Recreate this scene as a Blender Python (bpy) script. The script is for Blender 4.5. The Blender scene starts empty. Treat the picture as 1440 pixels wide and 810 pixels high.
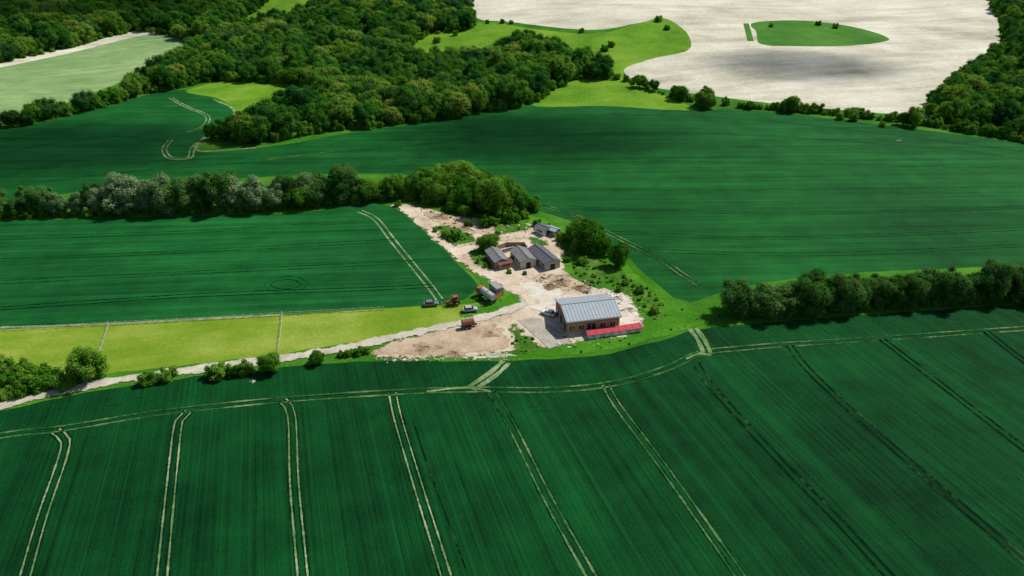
import bpy, bmesh, math, random
import numpy as np
from mathutils import Vector, Matrix
from mathutils.geometry import tessellate_polygon
random.seed(7); rng=np.random.default_rng(7)
scene=bpy.context.scene
scene.view_settings.view_transform='Standard'; scene.view_settings.look='None'; scene.view_settings.exposure=0
COL=scene.collection
R=math.radians
# ------------------------------------------------------------ terrain
TH=R(29.2); CAMH=100.0
def sm(t): t=min(1,max(0,t)); return t*t*(3-2*t)
def raw(x,y):
    return 28*sm((y-380)/500)+3.5*sm((y-260)/220)*(math.sin(x*.011+1)+math.sin(y*.012+x*.006))
X0,Y0,CELL,NX,NY=-1200,-200,20,120,90
HG=[[raw(X0+i*CELL,Y0+j*CELL) for j in range(NY+1)] for i in range(NX+1)]
def h(x,y):
    fx=(x-X0)/CELL; fy=(y-Y0)/CELL
    fx=min(max(fx,0),NX-1e-6); fy=min(max(fy,0),NY-1e-6)
    i=int(fx); j=int(fy); fx-=i; fy-=j
    a=HG[i][j]; d=HG[i+1][j+1]
    if fx>=fy: b=HG[i+1][j]; return a+fx*(b-a)+fy*(d-b)
    c=HG[i][j+1]; return a+fy*(c-a)+fx*(d-c)
# survey coordinates (sighting angles from the drone) -> ground position
def G(u,v):
    dx=(u-720)/960; a=(v-405)/960
    dy=math.cos(TH)-a*math.sin(TH); dz=math.sin(TH)+a*math.cos(TH)
    t=CAMH/dz
    for _ in range(25): t=0.5*t+0.5*(CAMH-h(dx*t,dy*t))/dz
    return (dx*t,dy*t)
# ------------------------------------------------------------ helpers
def lin(r,g,b,k=1.0):
    f=lambda c:((c/255+.055)/1.055)**2.4 if c>10 else c/255/12.92
    return (f(r)*k,f(g)*k,f(b)*k,1)
def link(o,parent=None):
    COL.objects.link(o)
    if parent: o.parent=parent
    return o
def empty(name,loc=(0,0,0),yaw=0):
    o=bpy.data.objects.new(name,None); o.location=loc; o.rotation_euler=(0,0,yaw); return link(o)
def newmat(name):
    m=bpy.data.materials.new(name); m.use_nodes=True
    nt=m.node_tree; nt.nodes.clear(); return m,nt
def N(nt,t,**kw):
    n=nt.nodes.new(t)
    for k,v in kw.items():
        if k.startswith('_'): setattr(n,k[1:],v)
        else: n.inputs[k].default_value=v
    return n
def ln(nt,a,b): nt.links.new(a,b)
def mth(nt,op,a,b=None,clamp=False):
    n=nt.nodes.new('ShaderNodeMath'); n.operation=op; n.use_clamp=clamp
    for i,s in enumerate((a,b)):
        if s is None: continue
        if isinstance(s,(int,float)): n.inputs[i].default_value=s
        else: ln(nt,s,n.inputs[i])
    return n.outputs[0]
def ramp(nt,fac,stops):
    n=nt.nodes.new('ShaderNodeValToRGB'); cr=n.color_ramp
    while len(cr.elements)<len(stops): cr.elements.new(.5)
    for e,(p,c) in zip(cr.elements,stops): e.position=p; e.color=c
    ln(nt,fac,n.inputs[0]); return n.outputs[0]
def noise(nt,vec,scale,detail=3,rough=.55):
    n=N(nt,'ShaderNodeTexNoise',Scale=scale,Detail=detail,Roughness=rough)
    ln(nt,vec,n.inputs['Vector']); return n.outputs[0]
def pos(nt): return nt.nodes.new('ShaderNodeNewGeometry').outputs['Position']
def rowvec(nt,p,ang,sx,sy):
    m=N(nt,'ShaderNodeMapping',Rotation=(0,0,ang)); ln(nt,p,m.inputs[0])
    m2=N(nt,'ShaderNodeMapping',Scale=(sx,sy,1)); ln(nt,m.outputs[0],m2.inputs[0]); return m2.outputs[0]
def finish(nt,color,rough=.9,bumpsrc=None,bump=.3,dist=.3,feather=None,spec=.15):
    b=N(nt,'ShaderNodeBsdfPrincipled',Roughness=rough)
    b.inputs['Specular IOR Level'].default_value=spec
    if isinstance(color,tuple): b.inputs['Base Color'].default_value=color
    else: ln(nt,color,b.inputs['Base Color'])
    if bumpsrc is not None:
        bp=N(nt,'ShaderNodeBump',Strength=bump,Distance=dist); ln(nt,bumpsrc,bp.inputs['Height']); ln(nt,bp.outputs[0],b.inputs['Normal'])
    out=nt.nodes.new('ShaderNodeOutputMaterial'); s=b.outputs[0]
    if feather:
        w,sc=feather
        at=nt.nodes.new('ShaderNodeAttribute'); at.attribute_name='edge'
        n=noise(nt,pos(nt),sc,4,.65)
        n=mth(nt,'MULTIPLY',mth(nt,'SUBTRACT',n,.3,True),2.5*w)
        a=mth(nt,'MULTIPLY',mth(nt,'SUBTRACT',at.outputs['Fac'],n),4.0/w,True)
        tr=nt.nodes.new('ShaderNodeBsdfTransparent'); mx=nt.nodes.new('ShaderNodeMixShader')
        ln(nt,a,mx.inputs[0]); ln(nt,tr.outputs[0],mx.inputs[1]); ln(nt,s,mx.inputs[2]); s=mx.outputs[0]
    ln(nt,s,out.inputs[0])
def crop(name,dark,light,ang,k=1.0,feather=None,rows=1.1):
    m,nt=newmat(name); p=pos(nt)
    r=noise(nt,rowvec(nt,p,ang,rows,.007),1.0,3,.75)
    r2=noise(nt,rowvec(nt,p,ang,.2,.003),1.0,2)
    f=noise(nt,p,2.2,4,.75); b=noise(nt,p,.016,5,.65); b2=noise(nt,p,.09,4,.65)
    s=mth(nt,'ADD',mth(nt,'ADD',mth(nt,'MULTIPLY',r,.28),mth(nt,'MULTIPLY',r2,.12)),mth(nt,'ADD',mth(nt,'MULTIPLY',f,.16),mth(nt,'ADD',mth(nt,'MULTIPLY',b,.28),mth(nt,'MULTIPLY',b2,.16))))
    mid=tuple((dark[i]*.55+light[i]*.45) for i in range(3))+(1,)
    c=ramp(nt,s,[(.415,dark),(.5,mid),(.59,light)])
    # thin, stony spots where the crop has failed
    q=mth(nt,'MULTIPLY',mth(nt,'SUBTRACT',noise(nt,p,.55,5,.8),.65),9,True)
    q=mth(nt,'MULTIPLY',q,mth(nt,'MULTIPLY',mth(nt,'SUBTRACT',b2,.45,True),4,True))
    mx=nt.nodes.new('ShaderNodeMix'); mx.data_type='RGBA'; ln(nt,q,mx.inputs[0]); ln(nt,c,mx.inputs[6]); mx.inputs[7].default_value=lin(80,116,60)
    finish(nt,mx.outputs[2],.8,f,.7*k,.35,feather,spec=.06); return m
def mottled(name,cols,scale,fine=1.5,feather=None,bump=.4,rough=.95,stretch=None,lo=.33,span=.34):
    m,nt=newmat(name); p=pos(nt)
    v=p if stretch is None else rowvec(nt,p,stretch[0],stretch[1],stretch[2])
    a=noise(nt,v,scale,5,.65); f=noise(nt,p,fine,4,.75)
    s=mth(nt,'ADD',mth(nt,'MULTIPLY',a,.62),mth(nt,'MULTIPLY',f,.38))
    if stretch is not None:
        a2=noise(nt,p,scale*.6,4,.6); s=mth(nt,'ADD',mth(nt,'MULTIPLY',s,.6),mth(nt,'MULTIPLY',a2,.4))
    n=len(cols); c=ramp(nt,s,[(lo+span*i/(n-1),cc) for i,cc in enumerate(cols)])
    finish(nt,c,rough,f,bump,.3,feather,spec=.05); return m
def plain(name,col,rough=.6,metal=0,var=.25,scale=2.0):
    m,nt=newmat(name); tc=nt.nodes.new('ShaderNodeTexCoord')
    n=noise(nt,tc.outputs['Object'],scale,4,.65)
    c=ramp(nt,n,[(.3,tuple(x*(1-var) for x in col[:3])+(1,)),(.7,tuple(min(1,x*(1+var)) for x in col[:3])+(1,))])
    b=N(nt,'ShaderNodeBsdfPrincipled',Roughness=rough,Metallic=metal); ln(nt,c,b.inputs['Base Color'])
    o=nt.nodes.new('ShaderNodeOutputMaterial'); ln(nt,b.outputs[0],o.inputs[0]); return m
def mesh(name,verts,faces,mats,fm=None,parent=None):
    me=bpy.data.meshes.new(name); me.from_pydata([tuple(v) for v in verts],[],[tuple(f) for f in faces])
    for m in (mats if isinstance(mats,list) else [mats]): me.materials.append(m)
    if fm is not None: me.polygons.foreach_set('material_index',np.array(fm,dtype=np.int32))
    me.update(); o=bpy.data.objects.new(name,me); return link(o,parent)
def cr(P,step,closed=False):
    n=len(P); out=[]
    rngi=range(n) if closed else range(n-1)
    for i in rngi:
        g=lambda k:P[k%n] if closed else P[min(max(k,0),n-1)]
        p0,p1,p2,p3=g(i-1),g(i),g(i+1),g(i+2)
        L=math.dist(p1,p2); m=max(1,int(L/step))
        for s in range(m):
            t=s/m
            q=[.5*(2*p1[a]+(p2[a]-p0[a])*t+(2*p0[a]-5*p1[a]+4*p2[a]-p3[a])*t*t+(3*p1[a]-p0[a]-3*p2[a]+p3[a])*t**3) for a in (0,1)]
            out.append(tuple(q))
    if not closed: out.append(tuple(P[-1]))
    return out
def drape(name,px,mat,off,cell=20,smooth=True,jit=.35,step=5,feather=False):
    P=[G(*p) for p in px]
    if smooth: P=cr(P,step,True); P=[(x+random.uniform(-jit,jit),y+random.uniform(-jit,jit)) for x,y in P]
    bm=bmesh.new(); vs=[bm.verts.new((x,y,0)) for x,y in P]
    for t in tessellate_polygon([[Vector((x,y,0)) for x,y in P]]):
        try: bm.faces.new([vs[i] for i in t])
        except ValueError: pass
    xs=[p[0] for p in P]; ys=[p[1] for p in P]
    def cut(co,no): bmesh.ops.bisect_plane(bm,geom=bm.verts[:]+bm.edges[:]+bm.faces[:],dist=1e-4,plane_co=co,plane_no=no)
    for k in range(math.ceil(min(xs)/cell),math.floor(max(xs)/cell)+1): cut((k*cell,0,0),(1,0,0))
    for k in range(math.ceil(min(ys)/cell),math.floor(max(ys)/cell)+1): cut((0,k*cell,0),(0,1,0))
    if max(ys)>235:
        lo=min(x-y for x,y in P); hi=max(x-y for x,y in P)
        for k in range(math.ceil(lo/20),math.floor(hi/20)+1): cut((k*20,0,0),(.70710678,-.70710678,0))
    for v in bm.verts: v.co.z=h(v.co.x,v.co.y)+off
    bmesh.ops.recalc_face_normals(bm,faces=bm.faces)
    me=bpy.data.meshes.new(name); bm.to_mesh(me); bm.free()
    if me.polygons and sum(p.normal.z for p in me.polygons)<0: me.flip_normals()
    me.materials.append(mat)
    if feather:
        n=len(me.vertices); co=np.zeros(n*3); me.vertices.foreach_get('co',co); co=co.reshape(-1,3)[:,:2]
        A=np.array(P); B=np.roll(A,-1,0); D=np.full(n,1e9)
        for a,b in zip(A,B):
            ab=b-a; L=(ab@ab)+1e-9; t=np.clip(((co-a)@ab)/L,0,1)
            D=np.minimum(D,np.hypot(*(co-(a+t[:,None]*ab)).T))
        at=me.attributes.new('edge','FLOAT','POINT'); at.data.foreach_set('value',D.astype(np.float32))
    return link(bpy.data.objects.new(name,me))
def ribbons(name,lines,mat,off,width=.55,tracks=(-.95,.95),step=2.0):
    V=[];F=[];E=[]
    for px in lines:
        P=cr([G(*p) for p in px],step); n=len(P)
        for o in tracks:
            base=len(V)
            for i,(x,y) in enumerate(P):
                a=P[max(i-1,0)]; b=P[min(i+1,n-1)]; L=math.dist(a,b)+1e-6
                nx,ny=-(b[1]-a[1])/L,(b[0]-a[0])/L; w=width*(.75+.5*random.random())
                for s,e in ((-1,0),(0,1),(1,0)):
                    X=x+nx*(o+s*w/2); Y=y+ny*(o+s*w/2); V.append((X,Y,h(X,Y)+off)); E.append(e*w/2)
                if i:
                    q=base+3*i
                    F.append((q-3,q-2,q+1,q)); F.append((q-2,q-1,q+2,q+1))
    ob=mesh(name,V,F,mat); at=ob.data.attributes.new('edge','FLOAT','POINT'); at.data.foreach_set('value',np.array(E,dtype=np.float32))
    return ob
# ------------------------------------------------------------ materials
M_ground=mottled('rough_grass',[lin(34,82,16),lin(58,112,26),lin(92,138,42)],.05,1.2)
M_crop1=crop('wheat_foreground',lin(2,38,14),lin(14,86,36),R(-18.4),rows=1.7)
M_crop2=crop('wheat_far',lin(8,62,22),lin(28,104,42),R(88),rows=.5)
M_crop3=crop('wheat_left',lin(8,62,24),lin(30,106,48),R(86),rows=.5)
M_crop4=crop('pale_crop',lin(98,134,80),lin(154,176,118),R(55),rows=.3)
M_verge=mottled('verge_grass',[lin(36,88,16),lin(62,120,24),lin(96,142,42)],.06,1.0,feather=(1.2,.5))
M_paddock=mottled('paddock_grass',[lin(86,120,22),lin(114,140,40),lin(146,158,72)],.07,.9,stretch=(R(80),1.6,.3),lo=.38,span=.24)
M_meadow=mottled('meadow_grass',[lin(60,106,22),lin(96,138,34),lin(130,156,58)],.03,.6)
M_bare=mottled('chalk_field',[lin(156,153,134),lin(184,179,158),lin(202,198,178),lin(218,214,196)],.03,.35,bump=.15,stretch=(R(75),2.6,.35),lo=.39,span=.22)
M_islandg=mottled('island_grass',[lin(46,92,28),lin(66,116,40),lin(94,134,54)],.03,.6)
M_dirt=mottled('yard_dirt',[lin(154,138,114),lin(196,180,156),lin(220,208,188)],.12,1.3,feather=(2.4,.45))
M_soil=mottled('bare_soil',[lin(144,120,98),lin(178,156,132),lin(202,184,158)],.15,1.4,feather=(2.5,.4))
M_chalk=mottled('chalk_rubble',[lin(170,160,142),lin(202,194,178),lin(224,218,206)],.3,1.8,feather=(2.2,.5))
M_road=mottled('gravel_track',[lin(146,140,122),lin(182,176,158),lin(208,202,184)],.2,1.5,feather=(.9,.8))
M_conc=mottled('concrete_slab',[lin(142,136,122),lin(164,158,144),lin(182,178,164)],.3,1.4,feather=(.3,.9))
M_weed=mottled('weeds',[lin(36,80,18),lin(66,108,32),lin(116,134,66)],.18,1.4,feather=(2.6,.5))
M_track=mottled('wheel_track_pale',[lin(40,84,34),lin(102,128,80),lin(160,168,130)],.09,.8,feather=(.15,1.3),lo=.34,span=.28)
M_trackm=mottled('wheel_track_mid',[lin(4,48,18),lin(44,90,42),lin(120,140,94)],.07,.8,feather=(.12,1.3),lo=.34,span=.3)
M_trackd=mottled('wheel_track_dark',[lin(1,22,8),lin(2,34,14),lin(60,100,50)],.08,.8,feather=(.1,1.0),lo=.36,span=.32)
M_under=mottled('dark_crop_line',[lin(1,26,9),lin(2,38,15),lin(8,58,24)],.06,.8,feather=(.3,1.0))  # dark green for crop lines and the edges beside wheel tracks
M_faint=mottled('drill_line',[lin(2,40,13),lin(6,58,20),lin(18,80,32)],.05,.6,feather=(.4,.5))
# ------------------------------------------------------------ ground
def ground():
    xs=[-9000,-5000,-2600]+[X0+i*CELL for i in range(NX+1)]+[2600,5000,9000]
    ys=[-5000,-2000,-700]+[Y0+j*CELL for j in range(NY+1)]+[2600,5000,10000]
    V=[(x,y,h(x,y)) for x in xs for y in ys]; n=len(ys); F=[]
    for i in range(len(xs)-1):
        for j in range(n-1):
            a=i*n+j; F.append((a,a+n,a+n+1)); F.append((a,a+n+1,a+1))
    mesh('ground',V,F,M_ground)
ground()
up=[(-260,225),(0,183),(100,162),(180,140),(250,126),(300,138),(326,154),(322,172),(298,186),(276,206),(290,215),(400,203),(500,186),(640,166),(750,147),(850,147),(950,154),(1050,155),(1150,165),(1300,183),(1440,202),(1700,240)]
lo=[(1700,370),(1440,374),(1200,384),(1070,398),(1005,414),(972,426),(948,418),(910,388),(870,352),(800,310),(740,292),(640,262),(580,246),(420,246),(180,262),(0,284),(-260,310)]
drape('upper_wheat_field',up+lo,M_crop2,.03)
drape('left_wheat_field',[(-300,322),(0,311),(180,306),(420,299),(500,286),(545,289),(582,312),(640,368),(674,404),(655,420),(590,430),(420,440),(300,446),(0,463),(-300,478)],M_crop3,.03,step=4)
drape('foreground_wheat_field',[(-200,622),(0,578),(120,553),(250,533),(350,522),(480,510),(600,508),(720,507),(800,503),(860,497),(930,478),(985,463),(1100,452),(1250,440),(1440,428),(1700,408),(2100,1000),(720,1100),(-600,1000)],M_crop1,.03,step=4)
drape('paddock',[(-250,476),(0,464),(200,454),(395,444),(560,433),(640,429),(700,424),(712,430),(690,440),(620,457),(520,478),(400,497),(250,515),(140,528),(0,556),(-250,610)],M_paddock,.03,step=4)
drape('pale_field',[(-150,110),(0,88),(110,64),(190,45),(240,50),(268,58),(205,98),(120,135),(60,156),(0,174),(-150,205)],M_crop4,.03)
drape('field_headland',[(-150,104),(0,83),(100,66),(190,43),(235,44),(180,54),(110,72),(0,95),(-150,122)],M_bare,.06)
drape('meadow',[(345,18),(385,-4),(450,-8),(430,14),(372,28)],M_meadow,.03)
drape('meadow',[(262,128),(330,110),(400,108),(462,120),(450,138),(380,160),(325,185),(300,186),(326,170),(328,154),(306,138)],M_meadow,.05)
drape('meadow',[(560,80),(600,38),(690,32),(760,42),(850,46),(930,24),(970,46),(970,72),(925,85),(885,98),(905,122),(975,154),(850,149),(750,148),(790,118),(840,100),(780,60),(700,60),(620,90)],M_meadow,.035)
drape('chalk_field',[(662,-22),(665,20),(720,31),(830,42),(900,32),(932,25),(965,45),(968,70),(920,82),(878,98),(905,118),(950,128),(1100,147),(1250,160),(1310,164),(1345,120),(1402,76),(1398,15),(1350,-22)],M_bare,.05)
drape('chalk_field_island',[(1060,32),(1130,29),(1200,38),(1250,55),(1200,64),(1120,65),(1070,62),(1064,46)],M_islandg,.09)
drape('chalk_field_island',[(1045,33),(1053,33),(1060,58),(1051,58)],M_islandg,.07,smooth=False)
# farmyard
drape('verge',[(545,284),(640,290),(740,300),(800,320),(860,350),(905,392),(950,430),(1020,440),(1000,455),(930,476),(860,494),(760,503),(720,490),(640,440),(690,420),(676,400),(640,362),(585,305)],M_verge,.045,cell=4,feather=True,step=3)
drape('farmyard',[(560,287),(600,291),(650,305),(700,315),(735,312),(770,322),(792,345),(800,378),(815,398),(850,402),(885,412),(900,440),(905,462),(880,476),(820,484),(775,492),(722,498),(640,505),(540,509),(512,500),(545,482),(600,466),(690,443),(728,426),(700,408),(655,378),(630,352),(600,322),(575,305)],M_dirt,.08,cell=2.5,feather=True,step=3,jit=.8)
drape('soil_patch',[(512,500),(545,480),(600,466),(660,455),(700,452),(716,468),(720,492),(640,502),(550,507)],M_soil,.12,cell=2,feather=True,step=3)
drape('soil_patch',[(590,296),(650,303),(715,315),(720,330),(660,330),(610,315)],M_soil,.12,cell=2,feather=True,step=3)
drape('soil_patch',[(745,385),(800,385),(830,402),(810,412),(760,405)],M_soil,.12,cell=2,feather=True,step=3)
drape('chalk_rubble_patch',[(520,506),(640,500),(720,496),(712,504),(640,508),(540,511)],M_chalk,.15,cell=2,feather=True,step=3)
drape('chalk_rubble_patch',[(770,425),(860,408),(890,420),(912,458),(895,468),(820,482),(790,470)],M_chalk,.12,cell=2,feather=True,step=3)
drape('chalk_rubble_patch',[(725,395),(780,400),(800,415),(770,440),(735,435)],M_chalk,.13,cell=2,feather=True,step=3)
drape('concrete_apron',[(726,450),(757,446),(806,480),(772,492)],M_conc,.17,cell=2,feather=True,smooth=False)
drape('weed_patch',[(655,352),(684,346),(690,360),(702,374),(684,386),(662,374)],M_weed,.18,cell=1.5,feather=True,step=2)
drape('weed_patch',[(708,452),(728,452),(768,490),(745,500),(718,496),(714,474)],M_weed,.18,cell=1.5,feather=True,step=2)
drape('weed_patch',[(604,320),(640,316),(674,334),(660,348),(622,344)],M_weed,.18,cell=1.5,feather=True,step=2)
drape('weed_patch',[(690,316),(735,312),(752,322),(700,332)],M_weed,.18,cell=1.5,feather=True,step=2)
drape('weed_patch',[(776,336),(792,342),(802,372),(816,396),(800,394),(788,360)],M_weed,.2,cell=1.5,feather=True,step=2)
drape('weed_patch',[(640,292),(700,304),(720,314),(690,312),(650,302)],M_weed,.2,cell=1.5,feather=True,step=2)
drape('weed_patch',[(850,400),(890,408),(912,440),(908,462),(896,440),(880,418)],M_weed,.2,cell=1.5,feather=True,step=2)
drape('weed_patch',[(738,332),(762,334),(778,346),(756,348),(742,342)],M_weed,.2,cell=1.5,feather=True,step=2)
drape('weed_patch',[(790,342),(830,355),(885,385),(930,420),(940,445),(912,455),(895,420),(862,402),(815,398),(800,376)],M_weed,.11,cell=2,feather=True,step=3)
ribbons('farm_road',[[(-260,628),(-60,583),(0,570),(80,552),(150,538),(220,527),(300,517),(400,504),(470,493),(520,482),(580,469),(640,456),(700,441),(740,427)]],M_road,.2,4.4,(0,))
ribbons('farm_track',[[(752,428),(722,405),(685,388),(652,366),(622,340),(596,316),(572,296),(556,287)]],M_dirt,.21,6.4,(0,))
ribbons('farm_track',[[(632,349),(680,340),(730,334),(760,330)],[(728,410),(735,395),(745,384)]],M_dirt,.19,4.6,(0,))
# tramlines
head=[(-200,655),(0,613),(85,603),(200,584),(270,575),(400,562),(550,552),(650,548),(780,548),(870,538),(940,517),(985,497),(1040,490),(1115,484),(1240,476),(1440,462),(1700,445)]
TL1=[[(78,606),(92,620),(86,650),(60,725),(35,812),(10,900)],[(266,577),(252,592),(243,660),(228,812),(222,880)],[(398,563),(410,585),(414,680),(426,812),(434,900)],[(552,553),(560,590),(590,690),(628,812),(650,890)]]
TL2=[[(690,550),(720,600),(770,700),(832,812),(880,900)],[(852,541),(868,570),(935,660),(1042,812),(1100,900)]]
TL3=[[(978,510),(1006,550),(1100,652),(1180,734),(1252,812)],[(1110,486),(1146,530),(1270,642),(1440,787),(1520,850)],[(1240,477),(1296,520),(1440,631),(1550,715)],[(1386,466),(1440,508),(1600,630)]]
ribbons('dark_crop_borders',[head]+TL1+TL2,M_under,.05,1.2,(-.85,.85))  # darker ribbons under the wheel tracks, showing as dark borders
ribbons('tractor_tracks',[head],M_trackm,.06,.7,(-.9,.9))
ribbons('tractor_tracks',TL1,M_track,.06,.5,(-.82,.82))
ribbons('tractor_tracks',TL2,M_trackm,.06,.56,(-.82,.82))
ribbons('tractor_tracks',TL3,M_trackd,.06,.75,(-.82,.82))
ribbons('tractor_tracks',[[(582,595),(600,650),(640,760),(655,800)],[(985,530),(1000,552),(1050,600)]],M_trackd,.065,.4,(0,))
V=[];F=[];E=[]
for k in range(22):
    x,y=G(random.uniform(-100,1500),random.uniform(620,760)); L=random.uniform(8,26); b=len(V); w=.12
    for i in range(6):
        X=x-.316*L*(i/5-.5); Y=y+.949*L*(i/5-.5)
        for s,e in ((-1,0),(0,1),(1,0)): V.append((X+.949*s*w,Y+.316*s*w,.055)); E.append(e*.3)
        if i: q=b+3*i; F+= [(q-3,q-2,q+1,q),(q-2,q-1,q+2,q+1)]
ob=mesh('drill_lines',V,F,M_under); at=ob.data.attributes.new('edge','FLOAT','POINT'); at.data.foreach_set('value',np.array(E,dtype=np.float32))
# faint curved turning marks at the headland
ribbons('drill_lines',[[(700,558),(740,575),(800,570),(848,552)],[(420,575),(470,592),(520,585),(548,565)],[(110,612),(160,630),(215,615),(245,595)],[(1010,505),(1050,520),(1090,510),(1110,498)],[(0,590),(200,562),(400,542),(640,527),(820,520),(930,497),(985,480),(1100,470),(1440,447)]],M_faint,.055,.5,(-.8,.8))
ribbons('bare_strip',[[(712,509),(692,527),(662,547)],[(974,462),(986,478),(994,496)]],M_track,.075,1.4,(-.9,.9))
ribbons('tractor_tracks',[[(600,551),(640,546),(665,546),(690,551)],[(1000,500),(985,497),(965,505)]],M_track,.085,.9,(0,))
ribbons('tractor_tracks',[[(506,297),(528,308),(552,338),(582,375),(604,402),(618,421)]],M_track,.06,.75)
ribbons('bare_strip',[[(0,461),(150,456),(300,448),(395,443)]],M_track,.09,1.2,(0,))
ribbons('tractor_tracks',[[(240,138),(262,150),(291,163),(286,178),(262,186)],[(240,197),(231,210),(240,222),(266,222),(273,206),(300,186)]],M_track,.07,.9)
ribbons('tractor_tracks',[[(360,226),(440,217),(505,208)]],M_trackm,.07,.8)
ribbons('bare_strip',[[(300,140),(326,152),(329,166),(300,184),(276,205),(288,213),(360,208)]],M_track,.1,1.8,(0,))
ribbons('dark_crop_borders',[[(738,284),(800,300),(850,325),(920,360),(960,386),(985,402)]],M_under,.06,1.6)
ribbons('tractor_tracks',[[(738,284),(800,300),(850,325),(920,360),(960,386),(985,402)]],M_trackm,.07,.8)
ribbons('tractor_tracks',[[(0,434),(200,420),(350,412),(500,407),(610,402)],[(740,282),(700,262),(600,245)]],M_under,.07,.8)
ribbons('drill_lines',[[(405,409),(424,405),(429,399),(420,393),(403,391),(385,394),(376,400),(384,407),(405,409)]],M_faint,.07,.8)
ribbons('drill_lines',[[(560,238),(800,226),(1100,230),(1440,236)],[(740,264),(1000,267),(1440,262)],[(800,292),(1100,300),(1440,292)],[(860,327),(1100,335),(1440,322)],[(900,352),(1150,358),(1440,345)],[(850,160),(1100,172),(1440,213)],[(700,192),(1000,188),(1300,207),(1440,224)],[(0,216),(150,192),(240,200)],[(0,240),(200,228),(560,207),(700,185)],[(0,264),(180,242),(400,226),(560,225)],[(0,335),(250,327),(500,312)],[(0,366),(300,352),(555,338)],[(0,397),(300,382),(590,368)],[(0,200),(110,178),(200,160)]],M_faint,.06,.9,(-1,1),step=4)
# ------------------------------------------------------------ trees
def leafmat(name,cols,trans=.36,k_=.86):
    cols=[(c[0]*k_,c[1]*k_,c[2]*k_,1) for c in cols]
    m,nt=newmat(name); oi=nt.nodes.new('ShaderNodeObjectInfo'); ge=nt.nodes.new('ShaderNodeNewGeometry')
    tc=nt.nodes.new('ShaderNodeTexCoord'); n=noise(nt,tc.outputs['Object'],.5,3)
    s=mth(nt,'ADD',mth(nt,'MULTIPLY',oi.outputs['Random'],.55),mth(nt,'ADD',mth(nt,'MULTIPLY',ge.outputs['Random Per Island'],.25),mth(nt,'MULTIPLY',n,.35)))
    k=len(cols); c=ramp(nt,s,[(.15+.85*i/(k-1),x) for i,x in enumerate(cols)])
    d=nt.nodes.new('ShaderNodeBsdfDiffuse'); t=nt.nodes.new('ShaderNodeBsdfTranslucent'); mx=N(nt,'ShaderNodeMixShader',Fac=trans)
    ln(nt,c,d.inputs[0]); ln(nt,c,t.inputs[0]); ln(nt,d.outputs[0],mx.inputs[1]); ln(nt,t.outputs[0],mx.inputs[2])
    o=nt.nodes.new('ShaderNodeOutputMaterial'); ln(nt,mx.outputs[0],o.inputs[0]); return m
M_bark=plain('bark',(.09,.065,.045,1),.9)
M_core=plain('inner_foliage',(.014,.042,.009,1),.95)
L_green=leafmat('leaves_green',[lin(56,112,28),lin(84,144,38),lin(118,168,52),lin(146,182,72)])
L_wood=leafmat('leaves_woodland',[lin(42,102,28),lin(68,132,36),lin(100,158,46),lin(142,180,64)])
L_wood2=leafmat('leaves_woodland_light',[lin(80,138,34),lin(112,164,46),lin(144,180,62),lin(176,188,84)])
L_wood3=leafmat('leaves_woodland_deep',[lin(28,80,30),lin(46,104,36),lin(70,128,48),lin(94,144,52)])
L_silver=leafmat('leaves_willow',[lin(104,142,84),lin(134,164,110),lin(168,188,142)],.28,.9)
L_dark=leafmat('leaves_hedge',[lin(46,96,34),lin(78,130,52),lin(116,158,80)],.33)
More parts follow.
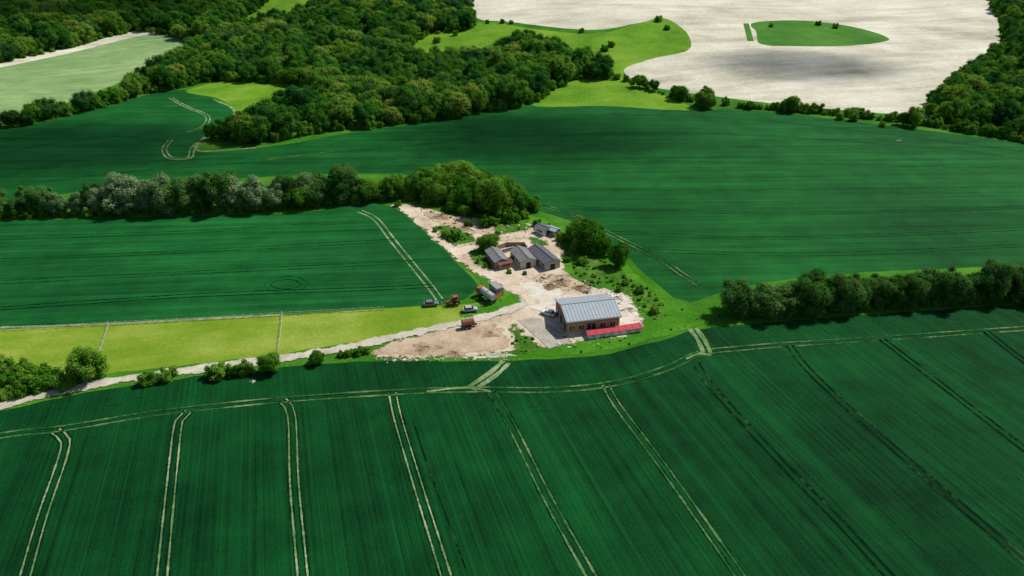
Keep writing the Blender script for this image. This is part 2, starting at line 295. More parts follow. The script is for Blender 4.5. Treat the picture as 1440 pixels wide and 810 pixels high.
def crown_tree(name,seed,H,Rr,leaf,nl,lmat,nlump=18,low=.22,trunk=True,vr=1.0):
    r=np.random.default_rng(seed); V=[];F=[];FM=[]
    cz=H*(low+1)/2; rz=H*(1-low)/2
    Ls=[]
    for i in range(nlump):
        t=i/nlump*2-1; ph=i*2.39996+r.uniform(-.6,.6); q=math.sqrt(max(0,1-t*t))
        lr=Rr*r.uniform(.18,.44); d=r.uniform(.52,.98)
        Ls.append((np.array([math.cos(ph)*q*Rr*d,math.sin(ph)*q*Rr*d,cz+t*rz*d*vr]),lr))
    Ls.append((np.array([0,0,cz]),Rr*.55))
    bm=bmesh.new()
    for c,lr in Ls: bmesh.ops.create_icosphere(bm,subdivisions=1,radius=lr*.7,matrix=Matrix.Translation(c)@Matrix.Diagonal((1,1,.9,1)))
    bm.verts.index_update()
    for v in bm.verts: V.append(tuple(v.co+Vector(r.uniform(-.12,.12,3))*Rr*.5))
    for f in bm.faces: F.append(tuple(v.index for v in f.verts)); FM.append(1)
    bm.free()
    cen=np.array([c for c,_ in Ls]); rad=np.array([x for _,x in Ls]); tot=(rad**2).sum()
    for c,lr in Ls:
        per=int(nl*1.9*lr*lr/tot)
        D=r.normal(size=(per,3)); D[:,2]+=.2; D/=np.linalg.norm(D,axis=1)[:,None]
        rr=lr*(.74+.54*r.random(per)**1.7); P=c+D*rr[:,None]*np.array([1,1,.9])
        dist=np.linalg.norm(P[:,None]-cen[None],axis=2)/rad[None]
        ok=(dist.min(1)>.72)&(P[:,2]>H*low*.35)
        for p,d in zip(P[ok],D[ok]):
            n=d*1.1+r.normal(size=3)*.42+np.array([0,0,.25]); n/=np.linalg.norm(n)
            a=np.cross(n,r.normal(size=3)); a/=np.linalg.norm(a)+1e-9; b=np.cross(n,a); s=leaf*r.uniform(.55,1.3)
            k=len(V); V+= [tuple(p+a*s*.6),tuple(p+b*s*.42+n*s*.1),tuple(p-a*s*.6),tuple(p-b*s*.42+n*s*.1)]
            F.append((k,k+1,k+2,k+3)); FM.append(0)
    def limb(p0,p1,r0,r1):
        p0=np.array(p0,float);p1=np.array(p1,float); ax=p1-p0; ax/=np.linalg.norm(ax); u=np.cross(ax,[.3,.9,.1]); u/=np.linalg.norm(u); w=np.cross(ax,u)
        k=len(V)
        for p,q in ((p0,r0),(p1,r1)):
            for i in range(6): a=i*math.pi/3; V.append(tuple(p+(u*math.cos(a)+w*math.sin(a))*q))
        for i in range(6): j=(i+1)%6; F.append((k+i,k+j,k+6+j,k+6+i)); FM.append(2)
    if trunk:
        limb((0,0,-.3),(0,0,H*.35),H*.035,H*.025); limb((0,0,H*.35),(.2,.1,H*.75),H*.025,H*.01)
        for i in range(6):
            c,lr=Ls[(i*3+2)%nlump]; limb((0,0,H*(.25+.05*i)),c,H*.016,H*.005)
    me=bpy.data.meshes.new(name); me.from_pydata(V,[],F)
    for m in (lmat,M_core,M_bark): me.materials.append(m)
    me.polygons.foreach_set('material_index',np.array(FM,dtype=np.int32)); me.update(); return me
T_green=[crown_tree('broadleaf',10+i,10,4.6,.38,6200,L_green,30,.06) for i in range(3)]
T_wood=[crown_tree('woodland_tree',20+i,10,4.4+.3*i,.48,3000,[L_wood,L_wood3,L_wood,L_wood2,L_wood3][i],20+3*i,.12) for i in range(5)]
T_sil=[crown_tree('willow',30+i,10,4.3,.36,6200,L_silver,34,.02) for i in range(2)]
T_hed=[crown_tree('hedge_tree',40+i,10,4.3,.36,6200,L_dark,32,.0) for i in range(3)]
T_bush=[crown_tree('bush',50+i,3,2.0,.27,1700,L_green,16,-.15,False) for i in range(3)]
def put(name,me,x,y,s,parent=None,sz=None):
    o=bpy.data.objects.new(name,me); o.location=(x,y,h(x,y)-.05); o.rotation_euler=(random.uniform(-.06,.06),random.uniform(-.06,.06),random.uniform(0,6.28))
    k=s*random.uniform(.85,1.15); o.scale=(k,s*random.uniform(.85,1.15),(sz or s)*random.uniform(.85,1.15)); return link(o,parent)
def inpoly(x,y,P):
    c=False; j=len(P)-1
    for i in range(len(P)):
        if (P[i][1]>y)!=(P[j][1]>y) and x<(P[j][0]-P[i][0])*(y-P[i][1])/(P[j][1]-P[i][1])+P[i][0]: c=not c
        j=i
    return c
def scatter(name,px,protos,sp,s0,s1,obj,edge=False,szk=1.0):
    P=cr([G(*p) for p in px],8,True); par=empty(name)
    x0=min(p[0] for p in P);x1=max(p[0] for p in P);y0=min(p[1] for p in P);y1=min(1500,max(p[1] for p in P))
    x=x0; n=0; rw=0
    while x<x1:
        y=y0+(sp/2 if rw%2 else 0)
        while y<y1:
            X=x+random.uniform(-.45,.45)*sp; Y=y+random.uniform(-.45,.45)*sp
            if inpoly(X,Y,P):
                # stands of one species: choose prototype by a slow wave over the wood
                q=(math.sin(X*.045+2*math.sin(Y*.03))+math.sin(Y*.055+X*.02)+2)/4
                i=min(len(protos)-1,max(0,int((q*.6+random.random()*.4)*len(protos))))
                s=random.uniform(s0,s1)
                if random.random()<.1: s*=1.25
                if random.random()<.15: s*=.7
                put(obj,protos[i],X,Y,s,par,s*szk); n+=1
            y+=sp
        x+=sp*.87; rw+=1
    if edge:
        for x,y in cr(P,4.5,True):
            if y<900: put('woodland_edge_shrub',random.choice(T_bush),x+random.uniform(-2,2),y+random.uniform(-2,2),random.uniform(.9,2.0),par)
    print(name,n)
def row(name,px,protos,sp,s0,s1,wid=0,obj='tree',sz=1.0,under=False):
    P=cr([G(*p) for p in px],sp); par=empty(name)
    for x,y in P:
        s=random.uniform(s0,s1); put(obj,random.choice(protos),x+random.uniform(-wid,wid),y+random.uniform(-wid,wid),s,par,s*sz)
        if under:
            for _ in range(2): put('hedge_bush',random.choice(T_bush),x+random.uniform(-sp/2,sp/2),y+random.uniform(-3.5,0),random.uniform(.6,1.3),par)
scatter('woodland',[(318,197),(350,202),(400,195),(470,182),(520,180),(580,172),(650,162),(700,154),(740,147),(775,127),(800,112),(850,110),(835,94),(800,86),(770,70),(725,66),(690,80),(640,92),(585,92),(568,74),(600,50),(655,42),(660,20),(620,-12),(470,-12),(435,22),(370,38),(300,64),(270,82),(205,120),(188,132),(240,126),(300,114),(400,117),(462,130),(450,146),(385,166),(335,184)],T_wood,7.6,.85,1.4,'woodland_tree',True,.95)
scatter('woodland',[(-120,112),(0,88),(100,66),(180,46),(240,48),(280,64),(330,44),(345,24),(370,0),(300,-14),(100,-8),(0,14),(-120,20)],T_wood,8.8,.9,1.45,'woodland_tree',True,.95)
scatter('woodland',[(1318,174),(1345,178),(1400,190),(1440,198),(1560,215),(1560,0),(1405,-15),(1408,30),(1418,82),(1362,112),(1338,142)],T_wood,7.8,.7,1.25,'woodland_tree',True,.95)
scatter('copse',[(592,276),(620,288),(660,301),(700,311),(736,308),(744,296),(700,274),(650,258),(600,256)],T_green,5.4,.75,1.1,'copse_tree',True)
row('tree_line',[(-200,192),(0,181),(60,168),(110,158),(180,138),(200,122),(268,84)],T_wood,5,.6,1.1,2.5,'hedgerow_tree',under=True)
row('tree_line',[(-150,312),(0,303),(50,301),(110,300),(165,297)],T_sil+T_hed+T_green[:1],4.5,.65,1.1,2,'hedgerow_tree',under=True)
row('tree_line',[(180,296),(210,296),(245,296)],T_sil,4,1.15,1.5,1.5,'willow_tree',under=True)
row('tree_line',[(255,296),(330,294),(420,289),(490,280)],T_hed+T_hed+T_sil[:1]+T_green[:1],4.2,.9,1.4,2,'hedgerow_tree',under=True)
row('tree_line',[(490,282),(540,278),(590,276)],T_hed+T_green,4.2,.7,1.15,2,'hedgerow_tree',under=True)
row('hedgerow',[(1038,441),(1100,437),(1200,429),(1300,424),(1440,416),(1600,408)],T_hed,4.8,.8,1.1,1.0,'hedgerow_tree')
row('hedgerow',[(1034,445),(1100,441),(1200,434),(1300,428),(1440,421),(1600,412)],T_bush+T_hed[:1],3.2,.6,1.2,.8,'hedge_bush')
row('hedgerow',[(1040,152),(1110,156),(1250,170),(1330,181),(1440,200)],T_bush,3,.7,1.9,1.5,'hedge_bush')
row('hedgerow',[(850,104),(890,118),(935,133),(1000,150)],T_bush+T_wood[:1],3.5,.5,1.4,1.5,'hedge_bush')
row('hedgerow',[(1305,164),(1338,125),(1400,80)],T_wood,5,.5,1.0,2,'hedgerow_tree')
row('hedgerow',[(600,38),(660,32),(720,34)],T_bush,12,.8,1.4,3,'hedge_bush')
for u,v,s,pr in [(955,141,.95,0),(995,152,1.1,0),(985,151,.8,2),(1112,158,.95,0),(1104,157,.7,1),(1283,178,1.05,1),(1270,176,.7,2),(50,166,.9,1),(830,352,1.05,0),(812,340,.85,2),(868,374,.75,1),(848,358,.6,0),(686,352,.72,0),(383,521,.6,1),(131,533,.8,2),(122,534,.5,0),(447,511,.42,0),(300,196,.8,1)]:
    x,y=G(u,v); put('broadleaf_tree',T_green[pr],x,y,s)
for u,v,s in [(345,526,1.1),(330,528,.9),(312,529,1.2),(300,529,1.0),(210,538,1.1),(237,534,1.0),(640,338,1.0),(628,334,.9),(684,318,1.3),(694,316,1.0),(660,318,.8),(20,545,1.3),(58,546,1.5),(75,540,1.4),(90,544,1.2),(40,532,1.3),(5,520,1.4),(30,556,1.1),(10,560,1.0),(60,530,1.2),(700,330,.6),(490,500,.7),(505,498,.7),(515,496,.6),(480,501,.5),(1240,178,1),(850,72,1.6),(818,46,1.2),(925,30,1.8),(938,42,1.4),(860,66,1.3),(1020,148,1.3),(1180,168,1.2),(1200,170,1.6),(880,400,.7),(900,412,.8),(870,410,.6),(920,440,.7),(808,352,1.0),(820,372,.9),(790,338,.9),(755,318,.9),(1084,38,1.0),(1150,36,1.2),(1175,40,1.3),(615,60,1.5),(640,50,1.2),(560,290,.8),(716,384,.5),(720,366,.5),(738,386,.4),(796,368,.6),(612,326,.6)]:
    x,y=G(u,v); put('bush',random.choice(T_bush),x,y,s)
scatter('scrub',[(792,345),(830,358),(885,388),(930,420),(935,445),(912,452),(895,420),(862,402),(815,396),(800,374)],T_bush,2.6,.08,.34,'weed_clump')
scatter('scrub',[(660,354),(684,350),(698,374),(682,382),(666,372)],T_bush,2.0,.12,.4,'weed_clump')
scatter('scrub',[(712,455),(728,455),(762,488),(745,497),(722,494)],T_bush,2.2,.08,.26,'weed_clump')
scatter('scrub',[(610,322),(640,320),(668,334),(656,344),(628,342)],T_bush,2.2,.12,.4,'weed_clump')
scatter('scrub',[(560,290),(640,294),(740,306),(790,325),(800,345),(770,330),(720,322),(640,312)],T_bush,3.4,.08,.3,'weed_clump')
scatter('scrub',[(930,425),(1020,446),(985,458),(900,482),(800,498),(770,496),(860,482),(915,462)],T_bush,3.6,.05,.2,'weed_clump')
scatter('garden_shrubbery',[(-60,530),(0,516),(60,528),(120,530),(100,545),(0,566),(-60,580)],T_bush,3.6,.4,1.2,'garden_shrub')
# ------------------------------------------------------------ buildings
def box(name,s,loc,mat,parent,rot=(0,0,0),bev=0):
    bm=bmesh.new(); bmesh.ops.create_cube(bm,size=1)
    for v in bm.verts: v.co=Vector((v.co.x*s[0],v.co.y*s[1],v.co.z*s[2]))
    if bev: bmesh.ops.bevel(bm,geom=bm.edges[:],offset=bev,segments=2,affect='EDGES')
    me=bpy.data.meshes.new(name); bm.to_mesh(me); bm.free(); me.materials.append(mat)
    o=bpy.data.objects.new(name,me); o.location=loc; o.rotation_euler=rot; return link(o,parent)
def extr(name,prof,y0,y1,mat,parent,inset=0):
    n=len(prof)
    V=[(x,y0,z) for x,z in prof]+[(x,y1,z) for x,z in prof]
    F=[tuple(range(n)),tuple(range(2*n-1,n-1,-1))]+[(i,i+n,(i+1)%n+n,(i+1)%n) for i in range(n)]
    bm=bmesh.new(); vs=[bm.verts.new(v) for v in V]
    for f in F: bm.faces.new([vs[i] for i in f])
    bmesh.ops.recalc_face_normals(bm,faces=bm.faces)
    if inset: bmesh.ops.bevel(bm,geom=bm.edges[:],offset=inset,segments=2,affect='EDGES')
    me=bpy.data.meshes.new(name); bm.to_mesh(me); bm.free(); me.materials.append(mat)
    return link(bpy.data.objects.new(name,me),parent)
def cyl(name,r,d,loc,mat,parent,axis='Y',seg=20):
    bm=bmesh.new(); bmesh.ops.create_cone(bm,cap_ends=True,segments=seg,radius1=r,radius2=r,depth=d)
    bmesh.ops.bevel(bm,geom=[e for e in bm.edges if len(e.link_faces)==2 and abs(e.link_faces[0].normal.dot(e.link_faces[1].normal))<.2],offset=r*.12,segments=2,affect='EDGES')
    me=bpy.data.meshes.new(name); bm.to_mesh(me); bm.free(); me.materials.append(mat)
    o=bpy.data.objects.new(name,me); o.location=loc; o.rotation_euler={'Y':(R(90),0,0),'X':(0,R(90),0),'Z':(0,0,0)}[axis]; return link(o,parent)
def brick():
    m,nt=newmat('brickwork'); tc=nt.nodes.new('ShaderNodeTexCoord'); sx=nt.nodes.new('ShaderNodeSeparateXYZ'); ln(nt,tc.outputs['Object'],sx.inputs[0])
    cb=nt.nodes.new('ShaderNodeCombineXYZ'); ln(nt,mth(nt,'ADD',sx.outputs[0],sx.outputs[1]),cb.inputs[0]); ln(nt,sx.outputs[2],cb.inputs[1])
    b=N(nt,'ShaderNodeTexBrick',Scale=4.4,Color1=(.55,.22,.11,1),Color2=(.44,.15,.075,1),Mortar=(.5,.4,.3,1)); ln(nt,cb.outputs[0],b.inputs['Vector'])
    finish(nt,b.outputs[0],.9); return m
M_brick=brick()
M_roof=plain('grey_metal_roof',lin(156,164,170),.7,0,.1,.5)
M_seam=plain('roof_seam',lin(138,146,152),.7,0,.05)
M_asb=plain('weathered_cement_roof',lin(124,124,124),.9,0,.3,.7)
M_asb2=plain('dark_cement_roof',lin(94,96,104),.9,0,.3,.7)
M_rust=plain('rusted_iron',lin(118,74,56),.85,0,.4,1.2)
M_white=plain('white_paint',(.7,.7,.68,1),.6,0,.06)
M_cream=plain('cream_render',(.5,.46,.38,1),.85,0,.15)
M_block=plain('blockwork',(.33,.3,.27,1),.9,0,.2)
M_oldbrick=plain('weathered_brick',(.3,.19,.13,1),.9,0,.3,1.5)
M_red=plain('red_sheet',lin(172,44,60),.7,0,.2)
M_glass=plain('window_glass',(.02,.03,.035,1),.12)
M_timber=plain('timber',(.22,.13,.07,1),.8)
M_steel=plain('steel',(.4,.42,.44,1),.4,.4)
M_tyre=plain('tyre',(.02,.02,.02,1),.85)
M_black=plain('near_black',(.012,.012,.012,1),.8)  # black for small parts; also paints the shade inside shed doorways
def gable(name,L,W,eave,rise,roofm,parent,over=.35,th=.14,seams=0,seamm=None):
    s=W/2+over; z0=eave-over*rise/(W/2); zr=eave+rise
    for nm,sg in (('roof_near',-1),('roof_far',1)):
        a=Vector((0,sg*s,z0+.05)); b=Vector((0,sg*.01,zr+.05)); mid=(a+b)/2; ln_=(b-a).length; ang=math.atan2(zr-z0,s)
        box(nm,(L+2*over,ln_,th),(0,mid.y,mid.z+th/2),roofm,parent,(-sg*ang,0,0))
        for i in range(seams):
            x=-L/2-over+.3+i*(L+2*over-.6)/(seams-1)
            box('roof_seam',(.07,ln_-.06,.06),(x,mid.y,mid.z+th+.035),seamm,parent,(-sg*ang,0,0))
    box('ridge_cap',(L+2*over,.4,.08),(0,0,zr+th+.09),seamm or roofm,parent)
def walls(name,L,W,eave,rise,mat,parent):
    extr(name,[(-W/2,-.1),(W/2,-.1),(W/2,eave),(0,eave+rise),(-W/2,eave)],-L/2,L/2,mat,parent).rotation_euler=(0,0,R(90))
B=empty('brick_barn',(20.6,160.2,.1),R(12))
Lb,Wb,Eb=14.6,11.6,4.2
walls('walls',Lb,Wb,Eb,1.7,M_brick,B); gable('roof',Lb,Wb,Eb,1.7,M_roof,B,.4,.16,17,M_seam)
box('plinth',(Lb+.16,Wb+.16,.5),(0,0,.2),M_cream,B)
for i,x in enumerate((-5.9,-3.4,-.6,2.6,5.4)):
    w=1.2 if i!=2 else 2.2; hh=1.2 if i!=2 else 2.5; z=1.95 if i!=2 else 1.7
    box('window_frame',(w+.2,.1,hh+.2),(x,-Wb/2-.03,z),M_timber,B); box('window_glass',(w,.06,hh),(x,-Wb/2-.07,z),M_glass,B)
    box('window_bar',(.07,.05,hh),(x,-Wb/2-.11,z),M_white,B); box('lintel',(w+.5,.12,.2),(x,-Wb/2-.04,z+hh/2+.22),M_cream,B)
box('timber_cladding',(.08,Wb*.96,1.3),(-Lb/2-.03,0,3.3),M_timber,B)
for y in (-3.6,0,3.6):
    box('side_door_frame',(.1,2.3,2.3),(-Lb/2-.03,y,1.3),M_timber,B); box('side_glass',(.06,2.05,2.1),(-Lb/2-.07,y,1.3),M_glass,B)
box('gutter',(Lb+.8,.14,.14),(0,-Wb/2-.5,Eb-.14),M_steel,B)
for x in (-6.9,6.9): cyl('downpipe',.07,3.8,(x,-Wb/2-.12,2.0),M_steel,B,'Z',8)
x0,y0=G(826,475); x1,y1=G(901,464)
S=empty('red_roofed_low_shed',((x0+x1)/2,(y0+y1)/2,.15),math.atan2(y1-y0,x1-x0)); L=math.dist((x0,y0),(x1,y1))
box('walls',(L,1.8,1.3),(0,0,.6),M_white,S); box('roof',(L+.4,2.3,.12),(0,0,1.34),M_red,S,(R(7),0,0))
for i in range(8): box('roof_rib',(.08,2.28,.06),(-L/2+.4+i*(L-.8)/7,0,1.44),M_red,S,(R(7),0,0))
for i in range(6): box('door',(1.1,.05,1.0),(-L/2+1.4+i*(L-2.8)/5,-.93,.55),M_cream,S)
def shed(name,a,b,W,eave,rise,wm,rm):
    (x0,y0),(x1,y1)=G(*a),G(*b); L=math.dist((x0,y0),(x1,y1))
    e=empty(name,((x0+x1)/2,(y0+y1)/2,.15),math.atan2(y1-y0,x1-x0))
    walls('walls',L,W,eave,rise,wm,e); gable('roof',L,W,eave,rise,rm,e,.25,.1,int(L/1.1)+2,rm)
    box('doorway_shade_panel',(.08,W*.3,eave*.8),(L/2+.02,0,eave*.4),M_black,e); box('door_lintel',(.12,W*.4,.16),(L/2+.03,0,eave*.86),M_white,e)  # solid black panel paints the doorway's inner shade, no hole is cut
    for i in range(4):
        for sg in (-1,1):
            box('side_window',(1.0,.08,.6),(-L/2+1.4+i*(L-2.8)/3,sg*(W/2+.02),eave*.6),M_glass,e)
    return e
shed('cement_roofed_shed',(752,358),(777,379),5.4,2.4,1.2,M_block,M_asb2)
shed('cement_roofed_shed',(728,360),(743,377),5.2,2.4,1.1,M_cream,M_asb)
shed('rusty_shed',(692,360),(706,377),4.6,2.2,.9,M_oldbrick,M_asb)
shed('brick_outbuilding',(700,378),(718,374),2.4,1.8,.6,M_oldbrick,M_rust)
shed('grey_shed',(757,325),(770,331),3.4,2.2,.5,M_white,M_asb2)
shed('grey_shed',(770,327),(784,332),3.0,2.0,.5,M_block,M_roof)
def wallrun(name,pts,mat,hh=1.6):
    e=empty(name)
    for a,b in zip(pts[:-1],pts[1:]):
        (x0,y0),(x1,y1)=G(*a),G(*b); L=math.dist((x0,y0),(x1,y1))
        box('wall_section',(L-.03,.25,hh),((x0+x1)/2,(y0+y1)/2,hh/2+.1),mat,e,(0,0,math.atan2(y1-y0,x1-x0)))
        box('coping',(L-.03,.34,.1),((x0+x1)/2,(y0+y1)/2,hh+.16),M_cream,e,(0,0,math.atan2(y1-y0,x1-x0)))
wallrun('ruined_brick_wall',[(700,352),(712,347),(738,347),(741,352)],M_oldbrick)
wallrun('ruined_block_wall',[(706,356),(722,352),(724,358)],M_block,1.2)
# ------------------------------------------------------------ vehicles
def wheels(e,xs,w,r,t=.25):
    for x in xs:
        for s in (-1,1):
            cyl('wheel',r,t,(x,s*w,r),M_tyre,e); cyl('hub',r*.5,t+.03,(x,s*w,r),M_steel,e)
def paint(n,c): return plain(n,c,.35,0,.08)
def at(name,u,v,yaw,z=.2):
    x,y=G(u,v); return empty(name,(x,y,h(x,y)+z),R(yaw))
def car(u,v,yaw,col,name='parked_car'):
    e=at(name,u,v,yaw); m=paint('car_paint',col)
    extr('body',[(-2.1,.3),(2.1,.3),(2.15,.7),(1.9,.9),(-2.0,.98),(-2.15,.7)],-.88,.88,m,e,.07)
    extr('cabin_glass',[(-1.75,.93),(1.05,.9),(.45,1.4),(-1.3,1.42)],-.76,.76,M_glass,e,.04)
    extr('roof',[(-1.4,1.38),(.5,1.38),(.35,1.5),(-1.25,1.5)],-.72,.72,m,e,.03)
    for x in (-.5,.4): 
        for s in (-1,1): box('pillar',(.09,.03,.45),(x,s*.765,1.15),m,e)
    wheels(e,(-1.3,1.35),.78,.33)
    for s in (-1,1): box('headlight',(.06,.3,.14),(2.15,s*.6,.7),M_white,e); box('bumper',(.1,.5,.15),(-2.2,s*.5,.45),M_black,e)
car(771,443,150,(.7,.71,.73,1)); car(661,438,10,(.4,.4,.42,1)); car(606,430,8,(.16,.16,.17,1))
def tractor(u,v,yaw,c):
    e=at('tractor',u,v,yaw); m=paint('tractor_paint',c)
    extr('bonnet',[(.2,.8),(2.2,.8),(2.25,1.4),(.2,1.6)],-.4,.4,m,e,.05); extr('cab_glass',[(-1.2,1.2),(.2,1.2),(.1,2.5),(-1.1,2.5)],-.65,.65,M_glass,e,.04)
    box('cab_roof',(1.6,1.5,.15),(-.5,0,2.6),m,e,bev=.04); box('rear_body',(1.5,.9,.7),(-.5,0,1.0),M_black,e)
    for s in (-1,1):
        cyl('rear_wheel',.85,.45,(-.8,s*.95,.85),M_tyre,e); cyl('rear_hub',.4,.48,(-.8,s*.95,.85),M_cream,e); cyl('front_wheel',.5,.32,(1.7,s*.8,.5),M_tyre,e); box('mudguard',(1.2,.4,.08),(-.8,s*.95,1.78),m,e)
    cyl('exhaust',.05,.9,(1.2,.2,2.0),M_steel,e,'Z',8)
tractor(638,429,200,(.4,.06,.03,1))
def tanker(u,v,yaw,cab,tank):
    e=at('tanker_lorry',u,v,yaw); m=paint('cab_paint',cab); t=paint('tank_paint',tank)
    box('chassis',(7.6,.9,.3),(0,0,.85),M_black,e); extr('cab',[(2.2,.7),(3.9,.7),(3.95,1.8),(3.6,2.7),(2.2,2.8)],-1.15,1.15,m,e,.07)
    extr('windscreen',[(3.6,1.85),(3.98,1.8),(3.68,2.55),(3.5,2.55)],-1.0,1.0,M_glass,e)
    cyl('tank',1.05,5.6,(-.9,0,2.05),t,e,'X',28)
    for x in (-3,-1,1): cyl('tank_band',1.08,.12,(x,0,2.05),M_steel,e,'X',28)
    cyl('tank_hatch',.3,.25,(-.9,0,3.15),M_steel,e,'Z'); wheels(e,(-3,-1.9,2.9),.95,.5,.32)
tanker(684,421,125,(.4,.12,.05,1),(.42,.42,.4,1))
def trailer(name,u,v,yaw):
    e=at(name,u,v,yaw); m=paint('tank_rust',(.2,.07,.03,1)); cyl('tank',.95,3.4,(0,0,1.6),m,e,'X',28)
    box('frame',(4.4,.8,.2),(.3,0,.6),M_black,e); box('drawbar',(1.4,.14,.14),(2.9,0,.55),M_steel,e); wheels(e,(-.6,.5),1.0,.45,.3)
    cyl('filler_cap',.25,.2,(0,0,2.6),M_steel,e,'Z')
trailer('rusty_tank_trailer',658,461,20)
def skip(u,v,yaw,c,name='skip'):
    e=at(name,u,v,yaw); m=paint('skip_paint',c)
    extr('hull',[(-1.3,.1),(1.3,.1),(2.0,1.4),(-2.0,1.4)],-.9,.9,m,e); box('contents',(3.6,1.6,.1),(0,0,1.42),M_black,e)
    for s in (-1,1): box('rim',(4.1,.1,.12),(0,s*.92,1.46),m,e)
skip(698,419,60,(.42,.13,.04,1))
def container(u,v,yaw,c,L=6):
    e=at('storage_container',u,v,yaw); m=paint('container_paint',c); box('box',(L,2.4,2.5),(0,0,1.3),m,e,bev=.04)
    for i in range(int(L/.5)): 
        for s in (-1,1): box('corrugation',(.2,.05,2.2),(-L/2+.4+i*.5,s*1.22,1.3),m,e)
    for s in (-1,1): box('door',(.05,1.1,2.2),(L/2+.02,s*.58,1.3),m,e)
container(698,412,120,(.3,.29,.27,1),4.5)
# ------------------------------------------------------------ heaps and rubble
def heap(name,u,v,rx,ry,hh,mat):
    x,y=G(u,v); V=[];F=[]; n=22;mm=9; sd=random.random()*100
    for j in range(mm):
        t=j/(mm-1)
        for i in range(n):
            a=i/n*6.2832; k=1+.22*math.sin(a*3+sd)+.12*math.sin(a*7+sd*2)
            z=hh*(1-t)**1.1*(1+.25*math.sin(a*4+t*9+sd))+random.uniform(-.06,.08)*hh
            if j==mm-1: z=-.1
            V.append((x+math.cos(a)*rx*t*k,y+math.sin(a)*ry*t*k,h(x,y)+.1+z))
    for j in range(mm-1):
        for i in range(n): F.append((j*n+i,(j+1)*n+i,(j+1)*n+(i+1)%n,j*n+(i+1)%n))
    mesh(name,V,F,mat)
H_soil=mottled('heap_soil',[lin(120,98,74),lin(160,138,110),lin(192,174,148)],.4,2.2,bump=.8)
H_chalk=mottled('heap_chalk',[lin(160,150,130),lin(190,182,164),lin(216,210,196)],.4,2.2,bump=.8)
for a in [(790,398,3.5,2.4,1.3),(775,404,3,2,1.0),(818,406,3,2,1.0),(640,498,3,2,.6),(690,470,2.5,2,.6),(620,306,4,2.5,.9),(655,322,3,2,.7),(600,490,4,3,.5)]: heap('soil_heap',*a,H_soil)
for a in [(830,408,2.2,1.6,.8),(868,420,2,1.4,.7),(700,500,4,1,.4),(888,436,1.8,1.6,.6)]: heap('chalk_heap',*a,H_chalk)
def rubble(name,px,n,s0,s1):
    P=[G(*p) for p in px]; x0=min(p[0] for p in P);x1=max(p[0] for p in P);y0=min(p[1] for p in P);y1=max(p[1] for p in P)
    V=[];F=[];FM=[];k=0
    while k<n:
        x=random.uniform(x0,x1);y=random.uniform(y0,y1)
        if not inpoly(x,y,P): continue
        k+=1; s=s0+(s1-s0)*random.random()**2.2; a=random.random()*6.28; dx,dy,dz=s*random.uniform(.4,1.6),s*random.uniform(.3,.8),s*random.uniform(.15,.4)
        b=len(V); mi=random.choice([0,0,0,1,1,1,2,3,4,5])
        for z in (-.02,dz):
            for sx,sy in ((-1,-1),(1,-1),(1,1),(-1,1)):
                j=random.uniform(.7,1); X=sx*dx*j/2;Y=sy*dy*j/2; V.append((x+X*math.cos(a)-Y*math.sin(a),y+X*math.sin(a)+Y*math.cos(a),h(x,y)+.12+z*random.uniform(.8,1.1)))
        F+=[(b+3,b+2,b+1,b),(b+4,b+5,b+6,b+7)]+[(b+i,b+(i+1)%4,b+4+(i+1)%4,b+4+i) for i in range(4)]; FM+=[mi]*6
    mesh(name,V,F,[M_cream,M_block,M_white,M_timber,M_rust,M_black],FM)
rubble('rubble',[(740,385),(800,385),(890,412),(910,455),(870,455),(850,410),(790,415),(760,400)],150,.2,1.3)
rubble('rubble',[(590,295),(700,312),(770,322),(790,345),(760,345),(700,340),(610,318)],130,.2,1.3)
rubble('rubble',[(680,345),(745,340),(748,352),(720,372),(690,358)],110,.2,1.2)
rubble('rubble',[(780,470),(905,465),(860,484),(770,494)],60,.2,1.0)
rubble('rubble',[(520,502),(715,496),(715,508),(540,511)],110,.15,.6)
rubble('rubble',[(600,425),(700,420),(715,432),(660,448),(610,436)],20,.2,.8)
heap('chalk_heap',355,537,.7,.5,.5,H_chalk); heap('chalk_heap',1264,198,1.2,.8,.6,H_chalk)
def fence(px,sp=2.5):
    P=cr([G(*p) for p in px],sp); e=empty('post_and_rail_fence'); V=[];F=[]
    def bx(c,s,a):
        b=len(V)
        for z in (-1,1):
            for sx,sy in ((-1,-1),(1,-1),(1,1),(-1,1)):
                X=sx*s[0]/2;Y=sy*s[1]/2; V.append((c[0]+X*math.cos(a)-Y*math.sin(a),c[1]+X*math.sin(a)+Y*math.cos(a),c[2]+z*s[2]/2))
        F.extend([(b+3,b+2,b+1,b),(b+4,b+5,b+6,b+7)]+[(b+i,b+(i+1)%4,b+4+(i+1)%4,b+4+i) for i in range(4)])
    for i,(x,y) in enumerate(P):
        bx((x,y,.6),(.12,.12,1.25),0)
        if i+1<len(P):
            x1,y1=P[i+1]; a=math.atan2(y1-y,x1-x); L=math.dist((x,y),(x1,y1))
            for z in (.5,1.0): bx(((x+x1)/2-.09*math.sin(a),(y+y1)/2+.09*math.cos(a),z),(L,.04,.1),a)
    mesh('posts_and_rails',V,F,M_cream,None,e)
fence([(397,443),(395,465),(391,497)]); fence([(153,457),(148,475),(139,500)]); fence([(0,466),(150,458),(300,450),(397,444),(540,436)])
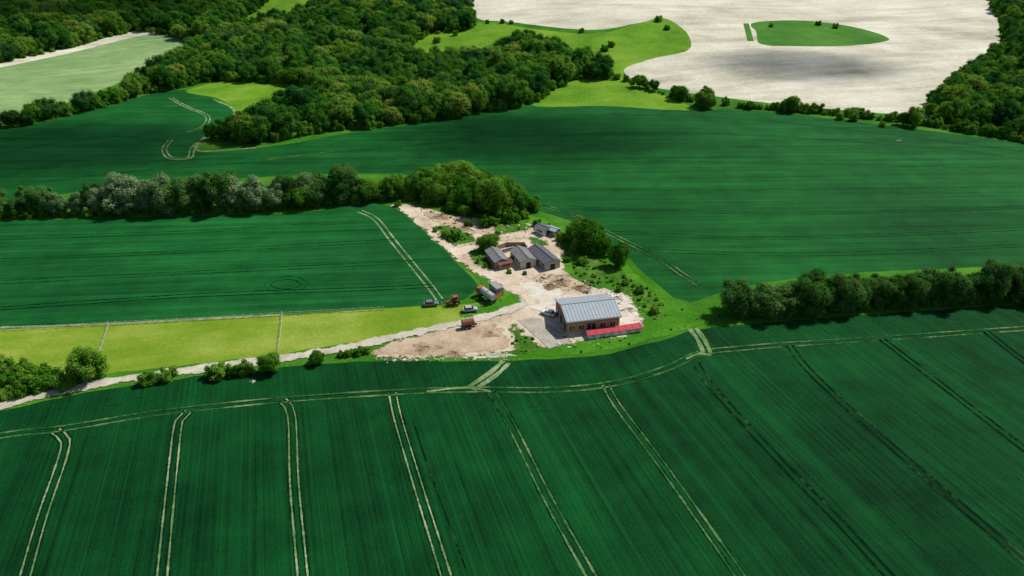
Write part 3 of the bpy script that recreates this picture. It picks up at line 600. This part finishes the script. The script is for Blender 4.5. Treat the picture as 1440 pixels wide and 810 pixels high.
# ------------------------------------------------------------ sun, sky, clouds
EL,AZ=R(52),R(58)
D=Vector((math.sin(AZ)*math.cos(EL),math.cos(AZ)*math.cos(EL),math.sin(EL)))
sd=bpy.data.lights.new('sun','SUN'); sd.energy=4.6; sd.angle=R(.5); sd.color=(1,.965,.9)
so=bpy.data.objects.new('sun',sd); so.rotation_euler=D.to_track_quat('Z','Y').to_euler(); link(so)
w=bpy.data.worlds.new('World'); scene.world=w; w.use_nodes=True; nt=w.node_tree
sk=nt.nodes.new('ShaderNodeTexSky'); sk.sky_type='NISHITA'; sk.sun_disc=False; sk.sun_elevation=EL; sk.sun_rotation=AZ
bg=nt.nodes['Background']; bg.inputs[1].default_value=.08; ln(nt,sk.outputs[0],bg.inputs[0])
def cloudmat():
    m,nt=newmat('cloud_vapour'); tc=nt.nodes.new('ShaderNodeTexCoord'); p=tc.outputs['Object']
    sx=nt.nodes.new('ShaderNodeSeparateXYZ'); ln(nt,p,sx.inputs[0])
    r=mth(nt,'SQRT',mth(nt,'ADD',mth(nt,'MULTIPLY',sx.outputs[0],sx.outputs[0]),mth(nt,'MULTIPLY',sx.outputs[1],sx.outputs[1])))
    n=noise(nt,p,2.2,4,.6)
    a=mth(nt,'MULTIPLY',mth(nt,'SUBTRACT',mth(nt,'ADD',mth(nt,'SUBTRACT',1,r),mth(nt,'MULTIPLY',n,.9)),.5),.9,True)
    a=mth(nt,'MULTIPLY',a,mth(nt,'MULTIPLY',mth(nt,'SUBTRACT',1,r),2.4,True)); a=mth(nt,'MINIMUM',a,.48)
    d=N(nt,'ShaderNodeBsdfDiffuse',Color=(.9,.9,.9,1)); t=nt.nodes.new('ShaderNodeBsdfTransparent'); mx=nt.nodes.new('ShaderNodeMixShader')
    ln(nt,a,mx.inputs[0]); ln(nt,t.outputs[0],mx.inputs[1]); ln(nt,d.outputs[0],mx.inputs[2]); o=nt.nodes.new('ShaderNodeOutputMaterial'); ln(nt,mx.outputs[0],o.inputs[0]); return m
M_cloud=cloudmat()
def cloud(u,v,rx,ry,Z=620):
    x,y=G(u,v); z0=h(x,y); t=(Z-z0)/D.z
    bm=bmesh.new(); bmesh.ops.create_icosphere(bm,subdivisions=4,radius=1)
    me=bpy.data.meshes.new('cloud'); bm.to_mesh(me); bm.free(); me.materials.append(M_cloud)
    o=bpy.data.objects.new('cloud',me); o.location=(x+D.x*t,y+D.y*t,Z); o.scale=(rx,ry,14); link(o)
cloud(750,192,105,60); cloud(1130,92,95,50); cloud(90,12,260,110); cloud(100,205,110,62)
# ------------------------------------------------------------ camera
cd=bpy.data.cameras.new('camera'); cd.lens=24; cd.sensor_width=36; cd.clip_end=20000; cd.clip_start=.5
co=bpy.data.objects.new('camera',cd); co.location=(0,0,CAMH); co.rotation_euler=(R(90)-TH,0,0); link(co); scene.camera=co
